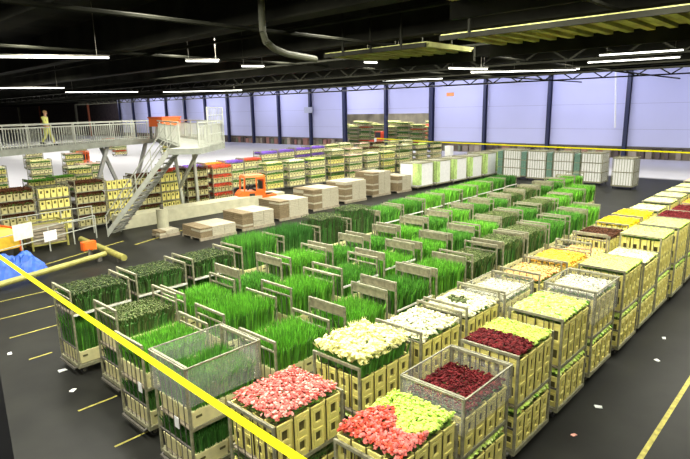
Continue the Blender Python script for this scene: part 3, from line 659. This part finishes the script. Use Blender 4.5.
# ------------------------------------------------------------------ walkway, landing and stairs
ZW = 4.0
deck_m = mat('dull_deck_steel', (.27, .28, .24), .7, 0, .15, 3, spec=.2)
def poly_prism(q, pts, z0, z1, m):
    n = len(pts); s = len(q.v); q.v += [(x, y, z0) for x, y in pts] + [(x, y, z1) for x, y in pts]; k = q.mi(m)
    q.f.append(tuple(s + i for i in reversed(range(n)))); q.m.append(k); q.f.append(tuple(s + n + i for i in range(n))); q.m.append(k)
    for i in range(n): j = (i + 1) % n; q.f.append((s + i, s + j, s + n + j, s + n + i)); q.m.append(k)
wk = link('raised_walkway', None, label='raised galvanised footbridge with barred railings at the left', cat='walkway')
W0 = Vector((-1.5, 25.05)); W1 = Vector((17.7, 33.2)); wd_ = (W1 - W0).normalized(); wn = Vector((-wd_.y, wd_.x)) * 1.7
q = MB(); poly_prism(q, [tuple(W0), tuple(W1), tuple(W1 + wn), tuple(W0 + wn)], ZW - .3, ZW, deck_m); link('deck', q, wk)
LP = [(12.25, 22.0), (13.2, 20.9), (16.2, 23.4), (19.3, 33.9), (17.72, 33.2), (13.25, 22.75)]
q = MB(); poly_prism(q, LP, ZW - .25, ZW, deck_m); link('landing', q, wk)
def railing(pts, z, h=1.1, bars=.16, m=galv, pr=.022):
    q = MB()
    for a, b in zip(pts, pts[1:]):
        a = Vector((*a, z)); b = Vector((*b, z)); L = (b - a).length
        q.bar(a + Vector((0, 0, h)), b + Vector((0, 0, h)), pr + .012, m); q.bar(a + Vector((0, 0, .12)), b + Vector((0, 0, .12)), pr * .8, m)
        q.bar(a + Vector((0, 0, h - .16)), b + Vector((0, 0, h - .16)), pr * .8, m)
        n = max(1, int(L / bars))
        for k in range(n + 1):
            p = a.lerp(b, k / n); big = k % 9 == 0 or k == n
            q.bar(p + Vector((0, 0, .0)), p + Vector((0, 0, h if big else h - .16)), .026 if big else .012, m)
    return q
link('railing', railing([tuple(W0 + wn * .03), tuple(W1 + wn * .03)], ZW), wk)
link('railing', railing([tuple(W0 + wn * .97), tuple(W1 + wn * .97)], ZW), wk)
link('railing', railing([(13.2, 21.0), (16.1, 23.45), (19.15, 33.6)], ZW), wk)
link('railing', railing([(13.4, 22.95), (17.6, 32.9)], ZW, bars=.3), wk)
for a, b in (((15.5, 27.2, ZW - .25), (15.9, 27.3, 0)), ((17.0, 27.7, ZW - .25), (17.2, 27.9, 0)), ((15.2, 24.2, ZW - .25), (15.7, 27.25, 1.5))):
    q = MB(); q.bar(a, b, .07, galv); link('support_leg', q, wk)
for a, b in (((14.0, 32.0, ZW - .3), (12.7, 32.3, 0)), ((14.2, 33.4, ZW - .3), (15.4, 33.2, 0)), ((17.0, 33.2, ZW - .3), (15.8, 33.5, 0)), ((4.0, 28.0, ZW - .3), (4.0, 28.0, 0)), ((4.0, 29.0, ZW - .3), (4.0, 29.0, 0))):
    q = MB(); q.bar(a, b, .09, mat('grey_leg', (.38, .38, .36), .5)); link('support_leg', q, wk)
q = MB()
q.bar((19.3, 33.9, ZW), (19.3, 33.9, ZW - .1), .05, galv)
# gate-like mesh panel on the landing
gate = MB()
ga = Vector((14.1, 21.6, ZW)); gb = Vector((16.1, 23.3, ZW))
for t_ in [k / 10 for k in range(11)]: p = ga.lerp(gb, t_); gate.bar(p, p + Vector((0, 0, 1.75)), .022 if t_ in (0, 1) else .009, galv)
for hz in (.1, .55, 1.0, 1.4, 1.75): gate.bar(ga + Vector((0, 0, hz)), gb + Vector((0, 0, hz)), .016, galv)
link('mesh_panel', gate, wk)
st = link('steel_staircase', None, label='steep open grey steel staircase climbing from floor to the walkway', cat='staircase')
F0 = Vector((10.85, 25.05)); F1 = Vector((12.72, 22.35)); sd = (F1 - F0).normalized(); sn = Vector((sd.y, -sd.x))
P3 = lambda t, off, dz=0: (F0.x + (F1.x - F0.x) * t + sn.x * off, F0.y + (F1.y - F0.y) * t + sn.y * off, ZW * t + dz)
hw = .55; NS = 18
for s in (-1, 1):
    q = MB(); A = P3(0, s * hw); B = P3(1, s * hw); o = [sn.x * .02, sn.y * .02]
    q.hexa([(A[0] - o[0], A[1] - o[1], 0), (A[0] + o[0], A[1] + o[1], 0), (B[0] + o[0], B[1] + o[1], B[2] - .32), (B[0] - o[0], B[1] - o[1], B[2] - .32), (A[0] - o[0], A[1] - o[1], .32), (A[0] + o[0], A[1] + o[1], .32), (B[0] + o[0], B[1] + o[1], B[2]), (B[0] - o[0], B[1] - o[1], B[2])], galv)
    link('stringer', q, st)
    q = MB(); q.bar(P3(0, s * hw, 1.0), P3(1, s * hw, 1.0), .026, galv, n=6); q.bar(P3(0, s * hw, .6), P3(1, s * hw, .6), .018, galv, n=6)
    hr = link('handrail', q, st)
    for k in range(5): q = MB(); q.bar(P3(k / 4, s * hw, .1), P3(k / 4, s * hw, 1.0), .022, galv, n=6); link('handrail_post', q, hr)
for k in range(1, NS):
    t = k / NS; c = P3(t, 0); dd = sd * .13; nn = sn * (hw - .02)
    q = MB(); z = c[2]
    q.hexa([(c[0] + a * dd.x + b * nn.x, c[1] + a * dd.y + b * nn.y, z + zz) for zz in (-.035, 0) for a, b in ((-1, -1), (1, -1), (1, 1), (-1, 1))], mat('grated_tread', (.22, .22, .19), .6, .2, .5, 60)); link('tread', q, st)

# dock, concrete walls and the round bollard
q = MB(); q.box(11.6, 25.75, 0, 22, 26.9, .62, concrete); struct('floor', q)
q = MB(); q.bar((13.1, 24.6, 0), (13.1, 24.6, .95), .28, concrete, n=20); q.bar((13.1, 24.6, .95), (13.1, 24.6, 1.15), .09, steel_d, n=10)
link('round_bollard', q, label='fat cream round bollard standing right of the stair foot', cat='bollard')
# low railing with boards at the left
def fence(a, b, z, lab, cat, boards=()):
    t = link('low_railing', None, label=lab, cat='railing'); q = MB(); a = Vector((*a, 0)); b = Vector((*b, 0)); n = int((b - a).length / 1.2)
    for hz in (z, z * .55): q.bar(a + Vector((0, 0, hz)), b + Vector((0, 0, hz)), .022, galv, n=6)
    link('rail', q, t)
    for k in range(n + 1): p = a.lerp(b, k / n); q = MB(); q.bar(p, p + Vector((0, 0, z)), .028, galv, n=6); link('post', q, t)
    return t
fence((4.2, 22.6), (10.0, 25.0), 1.05, 'low grey pipe railing running left of the stair foot', 'railing')
fence((4.6, 25.6), (10.4, 26.2), 1.3, 'grey pipe railing behind the nearer one at left', 'railing')
for i, (x, y, z, wdt, hgt, m, lab) in enumerate([(6.6, 23.65, .78, .85, .62, mat('cream_board', (.72, .72, .6), .6), 'blank cream board hung on the railing at far left'), (7.7, 24.05, .45, .62, .42, white_m, 'small blank white board hung on the low railing')]):
    q = MB(); d = Vector((5.8, 2.4)).normalized(); a = Vector((x, y)) - d * wdt / 2; b = Vector((x, y)) + d * wdt / 2; nn = Vector((d.y, -d.x)) * .06
    a += nn; b += nn; t_ = nn * .3
    q.hexa([(*a, z), (*b, z), (*(b + t_), z), (*(a + t_), z), (*a, z + hgt), (*b, z + hgt), (*(b + t_), z + hgt), (*(a + t_), z + hgt)], m)
    q.bar((*(a), z + hgt), (*(a - nn), z + hgt), .01, steel_d); link('notice_board', q, label=lab, cat='board')
# yellow guard beams on the floor
yb = mat('yellow_guard_paint', (.30, .28, .07), .5, 0, .25, 3); 
q = MB(); q.bar((2.8, 19.1, .22), (8.6, 20.9, .22), .10, yb, n=12)
for t_ in (.2, .5, .95): p = Vector((2.8, 19.1, 0)).lerp(Vector((8.6, 20.9, 0)), t_); q.box(p.x - .08, p.y - .08, 0, p.x + .08, p.y + .08, .2, steel_d)
link('guard_beam', q, label='long low yellow guard beam ending at the orange box', cat='barrier')
q = MB(); q.bar((9.0, 24.2, .25), (8.75, 19.6, .25), .12, yb, n=12)
for t_ in (.1, .9): p = Vector((9.0, 24.2, 0)).lerp(Vector((8.75, 19.6, 0)), t_); q.box(p.x - .08, p.y - .08, 0, p.x + .08, p.y + .08, .2, steel_d)
link('guard_beam', q, label='short thick yellow guard beam between white board and orange box', cat='barrier')
q = MB(); q.box(8.0, 20.95, 0, 8.06, 21.0, .5, steel_d); q.box(7.85, 21.0, .45, 8.35, 21.25, .78, orange); q.box(7.89, 20.96, .49, 8.31, 21.0, .74, orange); q.box(8.1, 21.1, 0, 8.2, 21.2, .45, steel_d)
link('orange_box', q, label='small orange box on a post where the yellow beams meet', cat='box')
# yellow tug at far left and blue sheet
t = link('yellow_cart', None, loc=(5.2, 24.6, 0), rz=.25, label='yellow-orange cart cut by the left edge behind the blue sheet', cat='cart')
q = MB(); yo = mat('amber_paint', (.85, .55, .05), .4)
q.box(-2, -.7, .35, 1.3, .7, .95, yo); q.hexa([(-2, -.7, .95), (1.3, -.7, .95), (1.3, .7, .95), (-2, .7, .95), (-2, -.55, 1.15), (1.1, -.55, 1.15), (1.1, .55, 1.15), (-2, .55, 1.15)], yo); link('body', q, t)
for sx in (-1.2, .8):
    for sy in (-1, 1): q = MB(); q.disc((sx, sy * .6, .25), (0, 1, 0), .25, .16, rubber); link('wheel', q, t)
q = MB(); q.box(1.3, -.72, .2, 1.36, -.6, 1.2, orange); q.box(1.3, .6, .2, 1.36, .72, 1.2, orange); q.box(1.3, -.6, 1.05, 1.36, .6, 1.15, orange); link('bumper_frame', q, t)
def blob(cx, cy, L, W, H, m, seed):
    q = MB(); r = random.Random(seed); NU, NV = 18, 14; k = q.mi(m); hs = {}
    for i in range(NU + 1):
        for j in range(NV + 1):
            u, v = i / NU * 2 - 1, j / NV * 2 - 1; e = max(0, 1 - u ** 4) * max(0, 1 - v ** 4)
            q.v.append((cx + u * L / 2 + r.uniform(-.03, .03), cy + v * W / 2 + r.uniform(-.03, .03), .0 + H * e * (.75 + .25 * math.sin(i * .8 + j * .6) * math.cos(j * .9)) + r.uniform(0, .05) * e))
    for i in range(NU):
        for j in range(NV): a = i * (NV + 1) + j; q.f.append((a, a + NV + 1, a + NV + 2, a + 1)); q.m.append(k)
    n = len(q.v); q.f.append(tuple(i * (NV + 1) for i in range(NU, -1, -1)) ) if False else None
    return q
link('crumpled_sheet', blob(5.7, 21.7, 1.9, 1.5, .75, mat('blue_sheet', (.015, .09, .45), .45, 0, .3, 6, bump=.4), 5), label='crumpled bright blue plastic sheet heaped on the floor at left', cat='sheet')
# low pallet cages behind railing at left
t = link('pallet_cage', None, loc=(7.9, 25.1, 0), label='yellowish metal cage holding a dark pallet behind the low railing', cat='cage')
q = MB()
for sx in (-.7, .7):
    for sy in (-.5, .5): q.bar((sx, sy, 0), (sx, sy, 1.1), .035, yb)
for zz in (.2, 1.1):
    for sy in (-.5, .5): q.bar((-.7, sy, zz), (.7, sy, zz), .03, yb)
    for sx in (-.7, .7): q.bar((sx, -.5, zz), (sx, .5, zz), .03, yb)
link('frame', q, t)
q = MB()
for k in range(5): q.box(-.66, -.46, .24 + k * .14, .66, .46, .34 + k * .14, wood)
link('boards', q, t)

# ------------------------------------------------------------------ orange tug vehicles
def tug(cx, cy, rz, s, lab):
    t = link('tow_tractor', None, loc=(cx, cy, 0), rz=rz, label=lab, cat='vehicle'); t.scale = (s, s, s)
    q = MB(); c = [(-.95, -.5), (.95, -.5), (.95, .5), (-.95, .5)]
    q.hexa([(-.95, -.5, .22), (.55, -.5, .22), (.55, .5, .22), (-.95, .5, .22), (-.95, -.5, .95), (.45, -.5, .82), (.45, .5, .82), (-.95, .5, .95)], orange)
    q.box(.5, -.5, .22, 1.15, .5, .62, orange); q.hexa([(-1.25, -.45, .3), (-.95, -.5, .3), (-.95, .5, .3), (-1.25, .45, .3), (-1.18, -.42, .72), (-.95, -.48, .95), (-.95, .48, .95), (-1.18, .42, .72)], orange)
    q.box(-1.3, -.5, .2, -1.2, .5, .34, black); link('body', q, t)
    q = MB(); q.hexa([(-.85, -.5, 1.72), (.5, -.5, 1.72), (.5, .5, 1.72), (-.85, .5, 1.72), (-.78, -.42, 1.84), (.42, -.42, 1.84), (.42, .42, 1.84), (-.78, .42, 1.84)], orange); link('cab_roof', q, t)
    for sx, sy in ((-.85, -1), (-.85, 1), (.42, -1), (.42, 1)):
        q = MB(); q.bar((sx + (.02), sy * .46, .85), (sx + (.06 if sx < 0 else 0), sy * .46, 1.73), .04, orange); link('cab_post', q, t)
    q = MB(); q.box(-.1, -.3, .85, .38, .3, .98, black); q.box(.28, -.3, .95, .38, .3, 1.45, black); link('driver_seat', q, t)
    q = MB(); q.box(-.55, -.52, .3, -.2, -.5, .78, black); link('step_panel', q, t)
    q = MB(); q.box(.36, -.46, .8, .44, .46, 1.72, orange); link('rear_cab_wall', q, t)
    q = MB(); q.box(-.12, -.5, .8, .4, -.46, 1.0, orange); q.box(-.12, -.5, 1.6, .4, -.46, 1.72, orange); q.box(-.12, -.5, 1.0, -.05, -.46, 1.6, orange); link('cab_door', q, t)
    q = MB(); q.bar((-.5, 0, .9), (-.35, 0, 1.2), .03, black); q.disc((-.34, 0, 1.22), Vector((.5, 0, .85)).normalized(), .18, .03, black); link('steering_wheel', q, t)
    for sx, sy in ((-.75, -1), (-.75, 1), (.8, -1), (.8, 1)):
        q = MB(); q.disc((sx, sy * .44, .24), (0, 1, 0), .24, .18, rubber); q.disc((sx, sy * .44, .24), (0, 1, 0), .12, .2, mat('wheel_hub', (.5, .5, .45), .5)); link('wheel', q, t)
tug(20.2, 26.3, -.35, 1.0, 'orange tow tractor with a cab parked behind the carton stacks')
tug(23.6, 60.0, .9, 1.0, 'small orange tow tractor far away below the walkway')
# carts in the far opening
for i, (x, y) in enumerate(((64.5, 52.8), (68, 47.2))):
    t = link('red_cart', None, loc=(x, y, 0), label=['low red cart in the left half of the hall opening', 'red cart with dark screen in the right half of the hall opening'][i], cat='cart')
    q = MB(); rd = mat('red_cart_paint', (.6, .07, .03), .5); q.box(-.8, -1.6, .3, .8, 1.6, 1.0, rd); q.box(-.5, -.5, 1.0, .5, .7, 2.3 + i, rd); link('body', q, t)
    q = MB(); q.box(-.56, -.4, 1.4 + i, -.5, .6, 2.2 + i, black); link('screen', q, t)
    for sy in (-1.1, 1.1):
        for sx in (-.7, .7): q = MB(); q.disc((sx, sy, .3), (1, 0, 0), .3, .2, rubber); link('wheel', q, t)
# orange display box on the walkway end
q = MB(); q.box(-.9, -.5, 0, .9, .5, .5, orange); q.box(-.95, -.55, .5, .95, .55, .58, mat('orange_rim', (.6, .1, .02), .5)); q.box(-.9, -.5, -.75, -.8, -.4, 0, steel_d); q.box(.8, -.5, -.75, .9, -.4, 0, steel_d); q.box(-.9, .4, -.75, -.8, .5, 0, steel_d); q.box(.8, .4, -.75, .9, .5, 0, steel_d)
link('orange_bin', q, None, (17.75, 31.9, ZW + .75), .4, label='orange bin on legs at the corner of the raised walkway', cat='bin')

# ------------------------------------------------------------------ litter
for i, (x, y, s) in enumerate([(3.8, 12.2, .09), (3.6, 11.1, .07), (3.3, 14.1, .07), (9.9, 2.9, .07), (8.7, 2.9, .05), (14.1, 2.8, .06), (12.7, 2.6, .06)]):
    q = MB(); q.hexa([(-s, -s * .6, .003), (s, -s * .6, .003), (s * .8, s * .6, .003), (-s * .9, s * .7, .003), (-s, -s * .6, .012), (s * .9, -s * .6, .02), (s * .8, s * .6, .012), (-s * .8, s * .7, .025)], white_m if i != 4 else FL['pinkl'])
    link('paper_scrap', q, None, (x, y, 0), i * .7, label=['white paper scrap on the dark floor left of the nearest trolleys, uppermost', 'white paper scrap on the dark floor below the leftmost trolley', 'white paper scrap near the left edge of the dark floor', 'white petal scrap in the right aisle, middle one',
        'pinkish petal scrap in the right aisle, nearest one', 'tiny white scrap in the right aisle, farthest one', 'tiny white scrap in the right aisle, second farthest'][i], cat='litter')

# ------------------------------------------------------------------ walking person
def skin(name, pts, edges, m, parent=None, sub=1):
    me = bpy.data.meshes.new(name); me.from_pydata([p[:3] for p in pts], edges, []); o = bpy.data.objects.new(name, me); COL.objects.link(o)
    md = o.modifiers.new('skin', 'SKIN'); md.use_smooth_shade = True
    for v, p in zip(me.skin_vertices[0].data, pts): v.radius = (p[3], p[4] if len(p) > 4 else p[3])
    me.skin_vertices[0].data[0].use_root = True
    sb = o.modifiers.new('sub', 'SUBSURF'); sb.levels = sub; sb.render_levels = sub
    me.materials.append(m)
    if parent: o.parent = parent
    return o
def person(loc, rz):
    # faces +x, walking; sz scaled to 1.78 m
    sk = mat('skin_tone', (.62, .36, .24), .6, 0, .05)
    pts = [(0, 0, .95, .14, .12), (0, 0, 1.15, .13, .11), (0, 0, 1.38, .17, .11), (.01, 0, 1.50, .06), (.02, 0, 1.56, .055), (.03, 0, 1.64, .085, .09), (.03, 0, 1.72, .075, .085),
        (0, .09, .9, .09), (.16, .10, .50, .062), (.25, .10, .10, .042), (.36, .10, .04, .035),
        (0, -.09, .9, .09), (-.02, -.10, .48, .062), (-.28, -.10, .16, .042), (-.2, -.10, .05, .035),
        (0, .20, 1.42, .055), (-.10, .25, 1.14, .042), (.02, .26, .92, .03), (.05, .26, .86, .028),
        (0, -.20, 1.42, .055), (.06, -.25, 1.14, .042), (.26, -.24, 1.02, .03), (.31, -.24, 1.0, .028)]
    ed = [(0, 1), (1, 2), (2, 3), (3, 4), (4, 5), (5, 6), (0, 7), (7, 8), (8, 9), (9, 10), (0, 11), (11, 12), (12, 13), (13, 14), (2, 15), (15, 16), (16, 17), (17, 18), (2, 19), (19, 20), (20, 21), (21, 22)]
    for hx, hy, hz, base in ((.05, .26, .86, 18), (.31, -.24, 1.0, 22)):
        dx, dz = (.3, -.95) if base == 18 else (.85, -.5)
        for k in range(4):
            i = len(pts); ln = (.075, .085, .08, .065)[k]; oy = (k - 1.5) * .018
            pts += [(hx + dx * .03, hy + oy, hz + dz * .03, .010), (hx + dx * (.03 + ln * .6), hy + oy, hz + dz * (.03 + ln * .6), .009), (hx + dx * (.03 + ln) + .01, hy + oy, hz + dz * (.03 + ln) , .008)]
            ed += [(base, i), (i, i + 1), (i + 1, i + 2)]
        i = len(pts); pts += [(hx + .03, hy + .02, hz - .01, .011), (hx + .055, hy + .025, hz - .035, .009)]; ed += [(base, i), (i, i + 1)]
    b = skin('person', pts, ed, sk, None, 2); b.location = loc; b.rotation_euler = (0, 0, rz)
    b['label'] = 'person in yellow hi-vis work suit walking right along the raised walkway'; b['category'] = 'person'
    hv = mat('hi_vis_yellow', (.80, .80, .22), .7, 0, .12, 10)
    skin('jacket', [(0, 0, .96, .165, .15), (0, 0, 1.15, .155, .135), (0, 0, 1.38, .19, .135), (.01, 0, 1.50, .075), (0, .205, 1.42, .08), (-.10, .255, 1.14, .065), (.01, .26, .95, .05), (0, -.205, 1.42, .08), (.06, -.255, 1.14, .065), (.23, -.245, 1.035, .05)],
         [(0, 1), (1, 2), (2, 3), (2, 4), (4, 5), (5, 6), (2, 7), (7, 8), (8, 9)], hv, b, 2)
    skin('trousers', [(0, 0, .98, .165, .15), (0, .095, .88, .115), (.16, .10, .50, .088), (.245, .10, .13, .07), (0, -.095, .88, .115), (-.02, -.10, .48, .088), (-.265, -.10, .18, .07)], [(0, 1), (1, 2), (2, 3), (0, 4), (4, 5), (5, 6)], hv, b, 2)
    for s, x, z in ((1, .27, .0), (-1, -.27, .08)):
        q = MB(); y = s * .10; q.hexa([(x - .07, y - .045, z), (x + .2, y - .045, z), (x + .2, y + .045, z), (x - .07, y + .045, z), (x - .06, y - .04, z + .11), (x + .04, y - .04, z + .12), (x + .04, y + .04, z + .12), (x - .06, y + .04, z + .11)], black); q.box(x + .02, y - .044, z, x + .2, y + .044, z + .06, black); link('shoe', q, b)
    q = MB(); hm = mat('fair_hair', (.45, .28, .12), .8)
    for lat in range(5):
        for lo in range(14):
            def sp(a, o):
                th = a / 5 * PI * .52; ph = o / 14 * 2 * PI; return (.015 + .108 * math.sin(th) * math.cos(ph), .095 * math.sin(th) * math.sin(ph), 1.69 + .115 * math.cos(th))
            q.face([sp(lat, lo), sp(lat + 1, lo), sp(lat + 1, lo + 1), sp(lat, lo + 1)], hm)
    link('hair', q, b)
    q = MB()
    for s in (-1, 1):
        q.box(.112, s * .035 - .012, 1.655, .122, s * .035 + .012, 1.668, black); q.box(.01, s * .092 - .008, 1.62, .04, s * .092 + .008, 1.68, sk)
    q.hexa([(.105, -.012, 1.61), (.14, -.012, 1.615), (.14, .012, 1.615), (.105, .012, 1.61), (.105, -.008, 1.66), (.118, -.006, 1.66), (.118, .006, 1.66), (.105, .008, 1.66)], sk)
    q.box(.108, -.022, 1.585, .118, .022, 1.593, mat('lips', (.45, .12, .1), .6)); link('face_features', q, b)
    # reflective bands and shoulder bag
    return b
pp = W0.lerp(W1, .64) + wn * .45
person((pp.x, pp.y, ZW), -.75)
